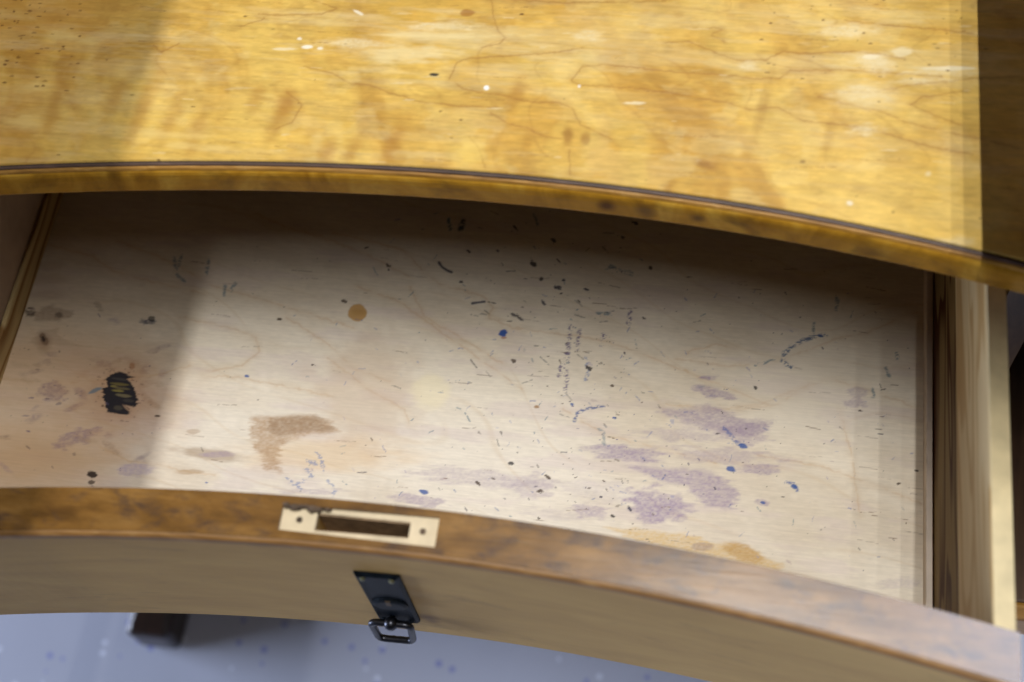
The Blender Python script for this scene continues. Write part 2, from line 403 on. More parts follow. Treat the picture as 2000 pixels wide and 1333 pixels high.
# darker, more orange upper left corner
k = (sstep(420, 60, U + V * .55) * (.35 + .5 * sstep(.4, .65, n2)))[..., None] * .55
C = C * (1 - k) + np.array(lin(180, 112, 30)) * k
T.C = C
G = lin(150, 98, 40)
for i, pts in enumerate([
    [(960, 3), (964, 31), (972, 60), (988, 75), (976, 86), (940, 92)],
    [(878, 154), (892, 123), (916, 114), (983, 110), (1070, 105), (1140, 93)],
    [(878, 154), (902, 172), (930, 180), (983, 186), (1035, 200), (1088, 200), (1116, 210), (1133, 242), (1193, 272)],
    [(1116, 158), (1137, 131), (1175, 126), (1246, 133), (1350, 144), (1388, 144), (1475, 154), (1524, 154), (1545, 138), (1615, 137), (1720, 141), (1840, 150)],
    [(1116, 158), (1137, 168), (1228, 172), (1300, 180), (1345, 189), (1415, 200), (1468, 215), (1517, 210), (1573, 238), (1633, 242), (1703, 254), (1830, 290), (1900, 302)],
    [(1598, 189), (1626, 182), (1703, 180), (1790, 165), (1895, 154), (1990, 150)],
    [(1598, 189), (1626, 196), (1678, 210), (1720, 217), (1766, 238), (1860, 261), (1895, 267), (1990, 290)],
    [(1300, 84), (1345, 82), (1402, 105), (1440, 119), (1496, 117), (1528, 102), (1598, 105), (1668, 100), (1766, 114)],
    [(595, 130), (648, 144), (685, 165), (720, 166), (762, 182), (825, 200), (895, 207), (983, 210)],
    [(958, 221), (993, 242), (1028, 249), (1053, 263), (1098, 272)],
    [(916, 266), (934, 287), (948, 326)], [(1112, 294), (1114, 343)],
    [(610, 0), (658, 16), (630, 28), (540, 30), (505, 26)], [(300, 88), (315, 102), (350, 85)], [(470, 52), (512, 40), (515, 34)],
    [(1370, 60), (1395, 52), (1410, 60), (1385, 68), (1415, 82)], [(1780, 205), (1800, 190), (1890, 178)], [(1780, 205), (1830, 228), (1880, 246)],
    [(1650, 40), (1760, 52), (1850, 60), (1900, 66)], [(1000, 0), (1100, 6), (1300, 2)], [(560, 180), (590, 205), (570, 240), (520, 260)]]):
    T.line(pts, 1.4, G, .46, 1.6, seed=i, soft=.95, brk=.26, brkf=40)
    T.line(pts, 8, G, .13, 3, seed=i, soft=.95)
T.blob(848, 146, 9, 3.4, lin(45, 45, 40), .95, seed=1, rag=.2); T.blob(950, 172, 5, 4.5, lin(250, 250, 240), 1, rag=.2, seed=2)
T.blob(1131, 169, 3, 3, lin(245, 240, 225), .8, seed=3); T.blob(1108, 265, 10, 16, lin(140, 90, 30), .6, soft=.6, seed=4)
T.blob(1143, 271, 9, 13, lin(150, 100, 38), .55, soft=.6, seed=5); T.blob(1378, 322, 22, 8, lin(140, 92, 36), .6, ang=.3, soft=.6, seed=6)
T.blob(1567, 316, 6, 3, lin(110, 78, 40), .6, seed=7); T.blob(1656, 398, 16, 5, lin(240, 222, 190), .0, seed=7)
T.blob(912, 26, 14, 7, lin(150, 86, 22), .6, seed=8); T.blob(600, 92, 12, 4, lin(248, 240, 215), .9, seed=9); T.blob(585, 76, 4, 3, lin(248, 240, 215), .8, seed=10)
T.blob(625, 95, 6, 3, lin(248, 240, 215), .8, seed=11); T.blob(700, 25, 12, 3, lin(246, 238, 210), .7, ang=.5, seed=12); T.blob(555, 96, 22, 3, lin(244, 230, 190), .6, seed=12)
T.blob(1240, 202, 22, 3, lin(245, 232, 190), .6, seed=13); T.blob(1660, 397, 6, 4, lin(245, 238, 215), .6, seed=14); T.blob(1813, 340, 6, 5, lin(240, 225, 180), .5, seed=15)
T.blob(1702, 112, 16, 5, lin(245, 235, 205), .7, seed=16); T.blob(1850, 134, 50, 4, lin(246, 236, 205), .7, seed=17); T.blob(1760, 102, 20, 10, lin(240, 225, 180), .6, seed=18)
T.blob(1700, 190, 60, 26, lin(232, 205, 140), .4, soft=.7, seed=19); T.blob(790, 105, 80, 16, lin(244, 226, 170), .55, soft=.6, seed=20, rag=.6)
T.blob(870, 70, 110, 8, lin(244, 226, 170), .5, soft=.6, seed=21, rag=.6); T.blob(920, 295, 24, 24, lin(240, 205, 105), .55, soft=.5, seed=22)
T.blob(1490, 210, 10, 60, lin(150, 102, 36), .35, ang=.25, soft=.8, seed=23, grain=.3); T.blob(1620, 260, 9, 40, lin(150, 102, 36), .3, ang=.2, soft=.8, seed=24, grain=.3)
for i, (u, v, l) in enumerate([(770, 278, 40), (690, 290, 34), (560, 205, 30), (545, 230, 40), (385, 255, 44), (110, 200, 60), (280, 210, 60), (500, 195, 24), (230, 185, 40), (330, 240, 46), (640, 300, 30), (1010, 180, 26)]):
    T.blob(u, v, 13, l, lin(164, 108, 34), .45, ang=.42 + .1 * math.sin(i), soft=.95, seed=30 + i, grain=1.5, rag=.6)
for i, (u, v, ru, rv) in enumerate([(320, 265, 34, 6), (300, 258, 22, 5), (350, 285, 30, 6), (420, 290, 26, 5), (60, 170, 30, 10), (50, 235, 30, 14), (120, 70, 26, 12), (170, 80, 20, 8), (620, 275, 12, 16), (380, 265, 30, 8)]):
    T.blob(u, v, ru, rv, lin(232, 200, 120), .5, soft=.7, seed=50 + i, rag=.5)
for i, (u, v, ru, rv) in enumerate([(1700, 118, 34, 12), (1690, 185, 46, 20), (1840, 140, 60, 8), (1800, 158, 50, 6), (1720, 132, 26, 14), (1650, 60, 50, 12), (1860, 475, 36, 10), (1690, 255, 26, 10), (1460, 130, 18, 8), (860, 52, 60, 7), (690, 84, 60, 8), (1150, 72, 24, 10)]):  # whitish rubbed patches, mostly at the right, with sheen put into the colour
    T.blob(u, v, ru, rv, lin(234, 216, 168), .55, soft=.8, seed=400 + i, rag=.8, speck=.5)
for i in range(120):                                  # dents and dirt specks
    u, v = (random.uniform(0, 160), random.uniform(0, 180)) if i < 55 else (random.uniform(0, 1990), random.uniform(0, 440))
    if i >= 85: u, v = random.uniform(1480, 1900), random.uniform(0, 170)
    T.blob(u, v, random.uniform(1.5, 5), random.uniform(1, 1.9), lin(95, 58, 20), random.uniform(.4, .85), seed=i, rag=.2)
for i in range(60):
    u, v = random.uniform(300, 1900), random.uniform(20, 330)
    T.blob(u, v, random.uniform(3, 26), random.uniform(.8, 2), lin(238, 218, 168), random.uniform(.15, .45), seed=i + 200, rag=.4)
for i in range(70):
    u, v = random.uniform(0, 1900), random.uniform(0, 400)
    T.line([(u, v), (u + random.uniform(15, 90), v + random.uniform(-2, 6))], .8, lin(140, 92, 40), random.uniform(.2, .55), .8, seed=i, brk=.45)
# follow the curved front edge: shear the grid columns onto it
ye = edge_top(T.xs)
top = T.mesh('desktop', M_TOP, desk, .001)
me = top.data; n = T.X.size; co = np.empty(len(me.vertices) * 3); me.vertices.foreach_get('co', co); co = co.reshape(-1, 3)
yy = co[:, 1].copy(); lim = edge_top(co[:, 0])
co[:, 1] = np.maximum(yy, lim)                        # rows in front of the edge collapse onto the edge line
co[n:, 2] = TB + .003
me.vertices.foreach_set('co', co.ravel())
bm = bmesh.new(); bm.from_mesh(me)
bmesh.ops.dissolve_degenerate(bm, dist=1e-6, edges=bm.edges); bm.to_mesh(me); bm.free(); me.update()
top.location = -desk.location

xs = np.linspace(-.42, .42, 120)
def prof(pts): return lambda x: [(edge_top(x) + dy, z) for dy, z in pts]
bm = bmesh.new(); sweep(bm, xs, prof([(-.0002, TB + .004), (-.0002, TT - .0011), (-.0014, TT - .0011), (-.0014, TB + .004)])); dlink('glue_line', bm, M_GROOVE)
bm = bmesh.new(); sweep(bm, xs, prof([(-.0014, TT - .003), (-.0014, TT - .0004), (-.0019, TT - .0001), (-.0025, TT - .0004), (-.0028, TT - .0012), (-.0028, TT - .003)])); dlink('edge_bead', bm, M_BEAD, smooth=True)
bm = bmesh.new(); sweep(bm, xs, prof([(-.0028, TT - .003), (-.0028, TT - .0010), (-.0034, TT - .0012), (-.0039, TT - .0017), (-.0042, TT - .0024), (-.0042, TT - .003)])); dlink('worn_edge', bm, M_ARRIS, smooth=True)
bm = bmesh.new()
sweep(bm, xs, prof([(-.0012, TT - .0032), (-.0042, TT - .0025), (-.0049, TT - .0033), (-.0054, TT - .0046), (-.0057, TT - .0075), (-.0057, TB + .002), (-.0048, TB), (.02, TB), (.02, TT - .0042)]))
dlink('edge_lipping', bm, M_LIP)
bm = bmesh.new(); sweep(bm, xs, lambda x: [(edge_top(x) + .021, TB), (edge_top(x) + .021, TB + .0029), (.50, TB + .0029), (.50, TB)]); dlink('underside', bm, M_UNDER)
# desktop behind and beyond the figured sheet
bm = bmesh.new(); box(bm, -.42, .42, .2391, .52, TB + .003, TT - .0002); dlink('desktop_rear', bm, M_WING)
for a, b in ((-.42, -.3002), (.2998, .42)):
    bm = bmesh.new(); sweep(bm, np.linspace(a, b, 12), lambda x: [(edge_top(x), TB + .003), (edge_top(x), TT - .0002), (.239, TT - .0002), (.239, TB + .003)]); dlink('desktop_wing', bm, M_WING)
# carcass
bm = bmesh.new(); box(bm, -.300, -.282, .03, .50, FLOOR + .05, TB - .0005); dlink('carcass_side', bm, M_CASE)
bm = bmesh.new(); box(bm, .264, .282, .010, .50, FLOOR + .05, TB - .0005); dlink('carcass_side', bm, M_CASE)
bm = bmesh.new(); box(bm, -.281, .263, .482, .50, -.05, TB - .0005); dlink('carcass_back', bm, M_CASE)
bm = bmesh.new(); box(bm, -.281, XL - WT - .003, .04, .48, -.03, -.012); dlink('drawer_runner', bm, M_CASE)
bm = bmesh.new(); box(bm, XR + WT + .003, .263, .04, .48, -.03, -.012); dlink('drawer_runner', bm, M_CASE)
bm = bmesh.new(); box(bm, .284, .41, -.085, .50, -.115, -.095, .002); dlink('pedestal_shelf', bm, M_CASE)
bm = bmesh.new(); box(bm, .284, .41, -.096, -.086, -.118, -.090, .002); dlink('shelf_lipping', bm, M_ARRIS)
# sled foot under the left carcass side
a = atz(262, 1262, FLOOR); b = atz(345, 1266, FLOOR)
fx0, fx1, fy = a[0] + .006, b[0] + .006, a[1]
bm = bmesh.new(); box(bm, fx0, fx1, fy, .46, FLOOR + .001, FLOOR + .048, .006); dlink('foot', bm, M_FOOT)
bm = bmesh.new(); box(bm, fx0 + .004, fx1 - .004, fy + .09, fy + .17, FLOOR + .048, -.20, .004); dlink('leg', bm, M_FOOT)

# ================================================================== the drawer
dr = thing('drawer', 'open shallow wooden drawer with ink stained birch bottom and curved front', 'drawer', (0, 0, 0))
D = Paint(np.arange(XL + .0005, XR - .0005, .0005), np.arange(-.200, .135, .0005), 0.)
X, Y, U, V = D.X, D.Y, D.U, D.V
c0, c1, c2 = np.array(lin(222, 211, 192)), np.array(lin(208, 194, 172)), np.array(lin(230, 221, 204))
n1 = fbm(X * 10 + Y * 3, Y * 24 + X * 4, 2, 5)[..., None]; n2 = fbm(X * 40, Y * 90 + X * 14, 8, 4)[..., None]
C = c1 + (c2 - c1) * sstep(.3, .7, n1 * .7 + n2 * .3); C = C * .6 + c0 * .4
fibre = fbm(X * 60, Y * 1300, 15, 3)[..., None]; C = C * (.955 + .09 * fibre)
fine = fbm(X * 300, Y * 900, 95, 3)[..., None]; C = C * (.93 + .14 * fine)
ring = (Y + X * .22) * 34 + fbm(X * 6, Y * 11 + X * 2, 41, 3) * 3.4
rl = np.abs((ring % 1) - .5); k = ((1 - sstep(0, .05, rl)) * .18 * sstep(.3, .6, fbm(X * 22, Y * 30, 43, 3)))[..., None]
C = C * (1 - k) + np.array(lin(192, 162, 116)) * k
pk = (sstep(.52, .75, fbm(X * 30, Y * 120, 51, 5)) * .22)[..., None]; C = C * (1 - pk) + np.array(lin(196, 176, 182)) * pk
# aged tan left end
k = (sstep(420, 60, U) * sstep(520, 700, V) * (.35 + .4 * n1[..., 0]))[..., None]; C = C * (1 - k * .8) + np.array(lin(202, 164, 116)) * k * .8
D.C = C
g0 = random.gauss
TAN, BRN, PUR, INK, BLU, TEAL = lin(190, 152, 104), lin(150, 116, 82), lin(152, 134, 157), lin(28, 28, 34), lin(38, 82, 150), lin(72, 110, 128)
for i, pts in enumerate([
    [(480, 410), (560, 445), (650, 470), (720, 500), (800, 540)],
    [(650, 455), (740, 475), (790, 490), (830, 535), (860, 555), (945, 580), (962, 600), (955, 620), (1000, 640), (1180, 665), (1250, 690), (1350, 730), (1500, 790)],
    [(230, 470), (330, 510), (420, 560), (560, 600), (690, 640)], [(350, 620), (450, 640), (500, 660), (505, 690), (470, 715), (400, 728), (395, 735), (470, 738), (560, 755), (650, 775)],
    [(560, 620), (650, 680), (690, 720), (760, 745)], [(640, 700), (720, 760), (790, 800), (800, 830)], [(800, 560), (830, 620), (900, 660), (980, 710)],
    [(0, 740), (120, 750), (300, 735), (370, 715)], [(100, 480), (180, 500), (220, 530), (400, 575)], [(1320, 700), (1420, 715), (1500, 710), (1560, 690), (1640, 660), (1690, 650), (1790, 610)],
    [(1300, 790), (1400, 800), (1480, 792), (1560, 760), (1620, 740), (1720, 770), (1800, 800)], [(1440, 800), (1520, 790), (1580, 750)],
    [(1340, 690), (1400, 672), (1440, 680), (1400, 690)], [(1100, 800), (1180, 850), (1260, 870), (1400, 905)], [(150, 850), (250, 900), (420, 930)], [(1480, 890), (1600, 910), (1740, 960), (1800, 985)],
    [(700, 560), (780, 590), (850, 640), (920, 690), (1020, 760)], [(1640, 800), (1665, 900), (1680, 1010)]]):
    D.line(pts, 1.6, TAN, .30, 2.4, seed=i + 3, soft=.95, brk=.38, brkf=40); D.line(pts, 7, TAN, .11, 3, seed=i + 3, soft=.95)
# big soft discolourations
D.blob(720, 770, 90, 110, lin(196, 172, 146), .45, soft=.5, seed=4, rag=.4); D.blob(840, 765, 36, 34, lin(240, 228, 190), .5, soft=.3, seed=5, rag=.2)
D.blob(40, 870, 180, 80, lin(198, 158, 108), .4, soft=.7, seed=7); D.blob(640, 890, 150, 30, lin(214, 178, 126), .4, soft=.6, seed=8)
D.blob(1560, 760, 120, 90, lin(238, 228, 210), .4, soft=.8, seed=9)
D.blob(90, 545, 40, 12, BRN, .25, soft=.6, seed=10); D.blob(95, 575, 36, 10, BRN, .25, soft=.6, seed=11); D.blob(95, 520, 30, 9, BRN, .22, soft=.6, seed=12)
D.poly([(60, 612), (100, 596), (145, 612), (120, 628), (70, 628)], lin(140, 116, 96), .5, seed=13, speck=.3); D.poly([(75, 650), (110, 640), (120, 665), (180, 680), (60, 672)], lin(150, 124, 104), .3, seed=14)
for i in range(34):
    u, v = random.uniform(5, 330), random.uniform(560, 930)
    D.blob(u, v, random.uniform(6, 24), random.uniform(3, 8), random.choice([lin(140, 118, 138), lin(122, 104, 120), lin(132, 112, 96)]), random.uniform(.14, .38), ang=random.uniform(-.5, .9), seed=300 + i, rag=.8, soft=.5, speck=.8)
D.blob(85, 662, 7, 15, lin(84, 66, 52), .8, ang=-.4, seed=340, rag=.6); D.blob(85, 668, 14, 20, lin(120, 98, 84), .4, seed=341, soft=.6)
D.blob(150, 855, 40, 14, lin(126, 108, 132), .45, ang=-.3, seed=342, speck=.9, rag=.8); D.blob(100, 765, 26, 18, lin(120, 104, 126), .45, seed=343, speck=.9, rag=.8)
D.blob(60, 610, 12, 8, lin(70, 58, 54), .7, seed=344, rag=.9, speck=.6); D.blob(115, 618, 8, 7, lin(70, 58, 54), .6, seed=345, rag=.9)
D.blob(285, 628, 16, 5, lin(64, 70, 92), .7, seed=346, rag=.9, speck=.4); D.blob(297, 622, 6, 5, INK, .7, seed=347, rag=.9)
D.blob(80, 900, 140, 50, lin(190, 146, 92), .35, soft=.8, seed=348); D.blob(70, 720, 120, 60, lin(190, 150, 108), .35, soft=.8, seed=349)
# scorched ring and ink blot
D.blob(236, 775, 105, 85, lin(178, 130, 82), .5, soft=.85, seed=15, rag=.3); D.blob(238, 768, 62, 58, lin(156, 106, 62), .36, soft=.7, seed=16, rag=.4)
D.blob(186, 763, 14, 4, TEAL, .7, ang=-.4, seed=17); D.blob(258, 715, 6, 7, lin(150, 96, 56), .6, seed=17)
D.poly([(206, 742), (222, 728), (236, 726), (262, 737), (250, 740), (256, 748), (264, 770), (271, 784), (262, 797), (248, 792), (256, 806), (244, 810), (212, 806), (204, 790), (198, 768), (208, 755)],
       lin(20, 24, 34), .97, rag=2.2, soft=1.6, seed=18)
for i, (u, v, ru, rv, c) in enumerate([(234, 741, 16, 2.5, lin(70, 66, 62)), (236, 751, 18, 2.6, lin(120, 106, 58)), (222, 755, 8, 2, lin(150, 136, 70)), (238, 759, 16, 2.4, lin(112, 100, 66)), (232, 764, 12, 2.4, lin(146, 132, 68)), (240, 773, 14, 3, lin(128, 116, 84)), (250, 783, 12, 3, lin(70, 64, 58)), (230, 797, 9, 5, lin(84, 76, 62)), (246, 797, 9, 2.2, lin(176, 142, 112))]):
    D.blob(u, v, ru, rv, c, .74, ang=.12 if i < 8 else .75, seed=19 + i, rag=.35, soft=.3)
for i in range(40):
    a = random.uniform(0, 6.28); r = random.uniform(40, 62)
    D.blob(234 + r * .8 * math.cos(a), 770 + r * math.sin(a), random.uniform(1, 4), random.uniform(.8, 1.6), lin(80, 54, 40), random.uniform(.25, .6), seed=i, ang=.2)
D.blob(180, 928, 8, 7, lin(45, 32, 26), .95, rag=.6, seed=30); D.blob(178, 943, 6, 4, lin(60, 44, 34), .8, rag=.6, seed=31)
D.blob(307, 813, 6, 2, lin(50, 34, 20), .9, seed=32); D.blob(546, 624, 5, 2.4, lin(60, 42, 20), .9, seed=33); D.blob(1048, 795, 5, 3, lin(150, 110, 60), .8, seed=34)
# tan disc, brown L shaped spill, smears
D.blob(698, 611, 18.5, 16.5, lin(186, 146, 88), .95, rag=.10, soft=.10, seed=35); D.blob(700, 611, 12, 6, lin(172, 132, 74), .5, seed=36, soft=.6)
D.poly([(492, 815), (560, 812), (610, 812), (645, 824), (665, 843), (610, 850), (560, 862), (545, 885), (548, 925), (520, 915), (500, 882), (488, 842)], lin(172, 138, 102), .62, rag=4, soft=6, seed=37, speck=.4)
D.poly([(525, 815), (610, 813), (640, 826), (652, 842), (590, 846), (545, 852), (520, 838)], lin(142, 112, 80), .5, rag=5, soft=6, seed=38, speck=.5)
D.blob(412, 888, 66, 11, lin(160, 136, 110), .6, ang=.12, seed=39, soft=.4); D.blob(425, 888, 34, 6, PUR, .4, seed=40, speck=.5); D.blob(370, 922, 26, 5, lin(170, 140, 104), .5, seed=41); D.blob(378, 843, 12, 5, BRN, .4, seed=42)
D.blob(265, 918, 34, 12, lin(160, 140, 168), .4, seed=43, speck=.6)
# lilac ink wash marks on the right
for i, (u, v, ru, rv, a, an) in enumerate([(1381, 738, 19, 6, .6, 0), (1392, 767, 40, 9, .55, .2), (1225, 887, 78, 15, .55, .08), (1330, 850, 80, 12, .28, .05), (1410, 890, 110, 14, .32, .05), (1478, 917, 44, 10, .5, 0),
                                           (1281, 990, 52, 31, .62, .15), (1150, 999, 38, 11, .45, .12), (820, 978, 46, 11, .45, .15), (1675, 765, 18, 9, .35, 0), (1670, 789, 22, 9, .4, 0), (940, 935, 130, 16, .28, .1),
                                           (1488, 981, 14, 5, .45, .2), (1170, 960, 60, 20, .14, .1), (1040, 950, 45, 22, .3, 0), (600, 960, 60, 6, .3, 0), (1460, 845, 44, 20, .4, 0), (1080, 1005, 60, 10, .15, .1), (1760, 1140, 40, 10, .2, 0)]):
    D.blob(u, v, ru, rv, PUR, a, ang=an, seed=60 + i, rag=.7, soft=.34, speck=.6)
D.poly([(1283, 798), (1345, 800), (1390, 792), (1440, 812), (1455, 825), (1508, 821), (1500, 842), (1455, 856), (1400, 846), (1340, 828)], PUR, .52, rag=5, soft=7, seed=81, speck=.6)
D.poly([(1232, 912), (1330, 914), (1405, 926), (1447, 968), (1425, 998), (1372, 988), (1340, 952), (1280, 936)], PUR, .55, rag=5, soft=7, seed=82, speck=.6)
# old yellow glue along the front
D.poly([(1180, 1030), (1340, 1042), (1395, 1062), (1425, 1060), (1470, 1072), (1500, 1092), (1540, 1108), (1500, 1122), (1400, 1098), (1250, 1058)], lin(206, 172, 108), .55, rag=4, soft=5, seed=83, speck=.6)
D.blob(1452, 1080, 36, 16, lin(182, 140, 72), .55, ang=.35, seed=84, speck=.5); D.blob(1372, 1068, 20, 9, lin(150, 128, 120), .5, seed=85, speck=.4)
# blue ink
D.blob(983, 652, 8, 7.5, lin(26, 74, 150), .95, rag=.5, seed=86); D.blob(984, 660, 5, 2, lin(150, 70, 40), .6, seed=87)
for u, v, r in ((828, 961, 8), (1428, 917, 9), (1552, 951, 7), (1451, 872, 8), (1117, 790, 4), (482, 735, 4), (1603, 656, 6), (1200, 817, 4), (1225, 470, 0), (403, 943, 3), (1490, 982, 5)):
    if r: D.blob(u, v, r, r * .6, BLU, .85, ang=.2, rag=.5, seed=int(u))
D.line([(1412, 838), (1425, 848), (1436, 862), (1450, 872)], 3.5, BLU, .6, 2, seed=90, brk=.42); D.line([(1535, 942), (1550, 945), (1556, 958)], 3, BLU, .7, 1.5, seed=91, brk=.4)
D.line([(1612, 655), (1592, 658), (1568, 665), (1545, 678), (1530, 692), (1528, 706), (1545, 720)], 4, lin(58, 92, 130), .85, 2, seed=92, brk=.5, brkf=5); D.line([(1475, 715), (1495, 708), (1512, 702)], 2.5, TEAL, .7, 1.5, seed=93, brk=.45)
D.line([(1590, 632), (1588, 652)], 2.5, TEAL, .6, 1, seed=94, brk=.45)
D.line([(1122, 822), (1128, 808), (1142, 800), (1160, 796), (1178, 795)], 3.2, lin(52, 84, 140), .8, 1.5, seed=95, brk=.43); D.line([(1180, 868), (1178, 845), (1170, 838)], 3, TEAL, .5, 1.5, seed=96, brk=.48)
D.line([(857, 513), (864, 522), (874, 529), (882, 532)], 2.4, lin(40, 44, 66), .9, .6, seed=97); D.line([(922, 593), (935, 591), (947, 590)], 2.2, lin(48, 52, 76), .9, .5, seed=98)
D.line([(1000, 614), (1012, 619), (1020, 626)], 2.8, lin(52, 46, 60), .85, 1, seed=99, brk=.35)
D.line([(1043, 420), (1050, 440)], 2.4, TEAL, .7, 1, seed=100, brk=.4); D.line([(876, 430), (878, 446)], 4, TEAL, .8, 2, seed=101, brk=.4); D.line([(905, 432), (899, 448)], 5, lin(40, 62, 84), .9, 2, seed=102, brk=.35)
for x, y0, y1 in ((1110, 640, 680), (1105, 672, 735), (1127, 648, 682), (1104, 740, 765), (1175, 655, 675), (1228, 610, 632), (1092, 715, 735)):
    D.line([(x + 4, y0), (x, y1)], 4, lin(96, 84, 122), .8, 2.5, seed=x, brk=.52, brkf=4.5)
for i, pts in enumerate([[(620, 885), (628, 900), (632, 918)], [(582, 945), (600, 935), (612, 925), (596, 915)], [(640, 940), (655, 955), (648, 968)], [(600, 900), (618, 908)], [(1145, 700), (1150, 725), (1143, 740)], [(560, 935), (590, 955)]]):
    D.line(pts, 3, lin(96, 120, 168), .6, 3, seed=110 + i, brk=.48)
for i, pts in enumerate([[(355, 500), (350, 520)], [(407, 510), (402, 535)], [(440, 560), (438, 578)], [(460, 555), (450, 568)], [(340, 505), (345, 535), (360, 550)], [(1190, 520), (1235, 535)], [(1168, 612), (1195, 614)], [(1635, 580), (1633, 606)], [(1750, 690), (1753, 700)], [(1730, 720), (1738, 735)], [(1705, 760), (1707, 775)], [(1655, 430), (1652, 470)]]):
    D.line(pts, 3.2, TEAL, .65, 2, seed=130 + i, brk=.44)
for i in range(150):                                  # faint blue pen touches
    u, v = (g0(1120, 220), g0(760, 170)) if i % 2 else (random.uniform(560, 1780), random.uniform(560, 1090)); L = random.uniform(3, 14); a = random.uniform(-1.4, 1.4)
    D.line([(u, v), (u + L * math.cos(a), v + L * math.sin(a))], 1.1, random.choice([lin(70, 98, 150), lin(96, 108, 160), TEAL]), random.uniform(.3, .7), 1, seed=i + 500, brk=.4)
# dark scratches and specks, thickest towards the middle
def specks(n, f, cl, s0, s1, a0=.45, a1=.95):
    for _ in range(n):
        u, v = f(); s = .66 * s0 * (s1 / s0) ** (random.random() ** 2.6)
        D.blob(u, v, s * random.uniform(.8, 2.6), s * random.uniform(.35, .9), random.choice(cl), random.uniform(a0, a1), ang=random.uniform(-.4, 1.2), rag=.8, grain=.35, seed=random.randint(0, 999))
g = random.gauss
DK = [lin(30, 28, 34), lin(42, 34, 34), lin(40, 44, 66), lin(66, 48, 36)]
specks(110, lambda: (g(1080, 130), g(560, 75)), DK + [TEAL], .9, 4.2)
specks(130, lambda: (random.uniform(250, 1800), random.uniform(420, 1100)), DK, .8, 4)
specks(70, lambda: (g(1080, 110), g(930, 40)), DK, .9, 4)
specks(90, lambda: (g(1150, 60), g(740, 110)), DK + [lin(96, 84, 122)] * 2, .8, 4)
specks(80, lambda: (g(110, 90), g(780, 90)), [lin(110, 92, 110), lin(86, 76, 96), lin(60, 50, 54)], 1.2, 7, .3, .75)
specks(70, lambda: (g(1380, 90), g(880, 70)), [lin(86, 80, 120), lin(60, 60, 90), lin(40, 36, 44)], .8, 4)
specks(160, lambda: (random.uniform(560, 1780), random.uniform(650, 1100)), [lin(140, 128, 166), lin(120, 130, 176), lin(170, 150, 150)], 1.2, 7, .2, .5)
specks(60, lambda: (random.uniform(1500, 1790), random.uniform(560, 1170)), DK, .8, 3.4)
for u, v, r in ((1003, 705, 6), (1060, 655, 0), (1220, 690, 4), (1475, 758, 5), (1195, 754, 4), (1081, 470, 6), (1217, 464, 7), (1271, 524, 6), (1240, 436, 7), (1100, 548, 5), (1062, 592, 6), (1058, 545, 7), (1092, 564, 8), (998, 906, 7), (934, 944, 6), (1052, 1012, 4),
                (1055, 960, 7), (1070, 932, 6), (1680, 803, 4), (1790, 920, 4), (1755, 945, 4), (1196, 1008, 5), (1230, 995, 6), (915, 492, 5), (972, 490, 5), (1042, 516, 9), (85, 662, 7), (759, 520, 6), (673, 590, 6), (900, 552, 4), (1258, 622, 5), (1150, 720, 7)):
    if r: D.blob(u, v, r * .9, r * .5, random.choice(DK), .85, ang=random.uniform(-.2, 1.1), rag=.9, grain=.35, seed=u)
for i in range(90):
    u, v = random.uniform(300, 1780), random.uniform(480, 1080); L = random.uniform(8, 46)
    D.line([(u, v), (u + L, v + L * random.uniform(-.05, .22))], .8, lin(110, 84, 66), random.uniform(.25, .7), .6, seed=i, brk=.4)
for i in range(40):
    u, v = g(1080, 160), g(640, 160); L = random.uniform(6, 22); a = random.uniform(-.6, 1.4)
    D.line([(u, v), (u + L * math.cos(a), v + L * math.sin(a))], 1.2, random.choice(DK + [TEAL]), random.uniform(.4, .8), .8, seed=i + 60, brk=.36)
bot = D.mesh('bottom_panel', M_BOT, dr, .004)
# the panel stops behind the curved front
me = bot.data; co = np.empty(len(me.vertices) * 3); me.vertices.foreach_get('co', co); co = co.reshape(-1, 3)
co[:, 1] = np.maximum(co[:, 1], front_in(co[:, 0]) - .003); me.vertices.foreach_set('co', co.ravel())
bm = bmesh.new(); bm.from_mesh(me); bmesh.ops.dissolve_degenerate(bm, dist=1e-6, edges=bm.edges); bm.to_mesh(me); bm.free(); me.update()
# plain rear part of the bottom, deep under the desktop
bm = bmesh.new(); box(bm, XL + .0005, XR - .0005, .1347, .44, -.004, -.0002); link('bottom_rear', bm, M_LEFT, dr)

def wall_run(x): return front_in(x) - .001
# right side: plain upper board standing a little proud of a dark lower board
yr = wall_run(XR)
bm = bmesh.new(); box(bm, XR, XR + WT, yr - .004, .44, Z1, H - .0008, .0006); s = link('side_panel', bm, M_SIDE, dr)
bm = bmesh.new(); box(bm, XR + .0004, XR + WT - .0002, yr - .004, .44, H - .0012, H - .0002, .0003); link('top_edge', bm, M_SIDETOP, s)
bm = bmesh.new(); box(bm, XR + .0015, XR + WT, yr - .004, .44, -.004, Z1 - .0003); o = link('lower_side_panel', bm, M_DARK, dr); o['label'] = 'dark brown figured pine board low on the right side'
bm = bmesh.new(); box(bm, XR - .0022, XR + .0013, yr - .001, .44, -.0005, .0075, .0006); link('slip', bm, M_RSLIP, dr)
# left side
yl = wall_run(XL)
bm = bmesh.new(); box(bm, XL - WT, XL, yl - .004, .44, -.004, H - .0008, .0006); s = link('side_panel', bm, M_LEFT, dr)
bm = bmesh.new(); box(bm, XL - WT + .0004, XL - .0004, yl - .004, .44, H - .0012, H - .0002, .0003); link('top_edge', bm, M_SIDETOP, s)
bm = bmesh.new(); box(bm, XL + .0002, XL + .0030, yl - .001, .44, -.0005, .0145, .0008); o = link('slip', bm, M_SLIP, dr); o['label'] = 'yellow pine slip with strong grain along the left side'
bm = bmesh.new(); box(bm, XL, XR, .428, .44, 0, H - .02); link('back_panel', bm, M_LEFT, dr)

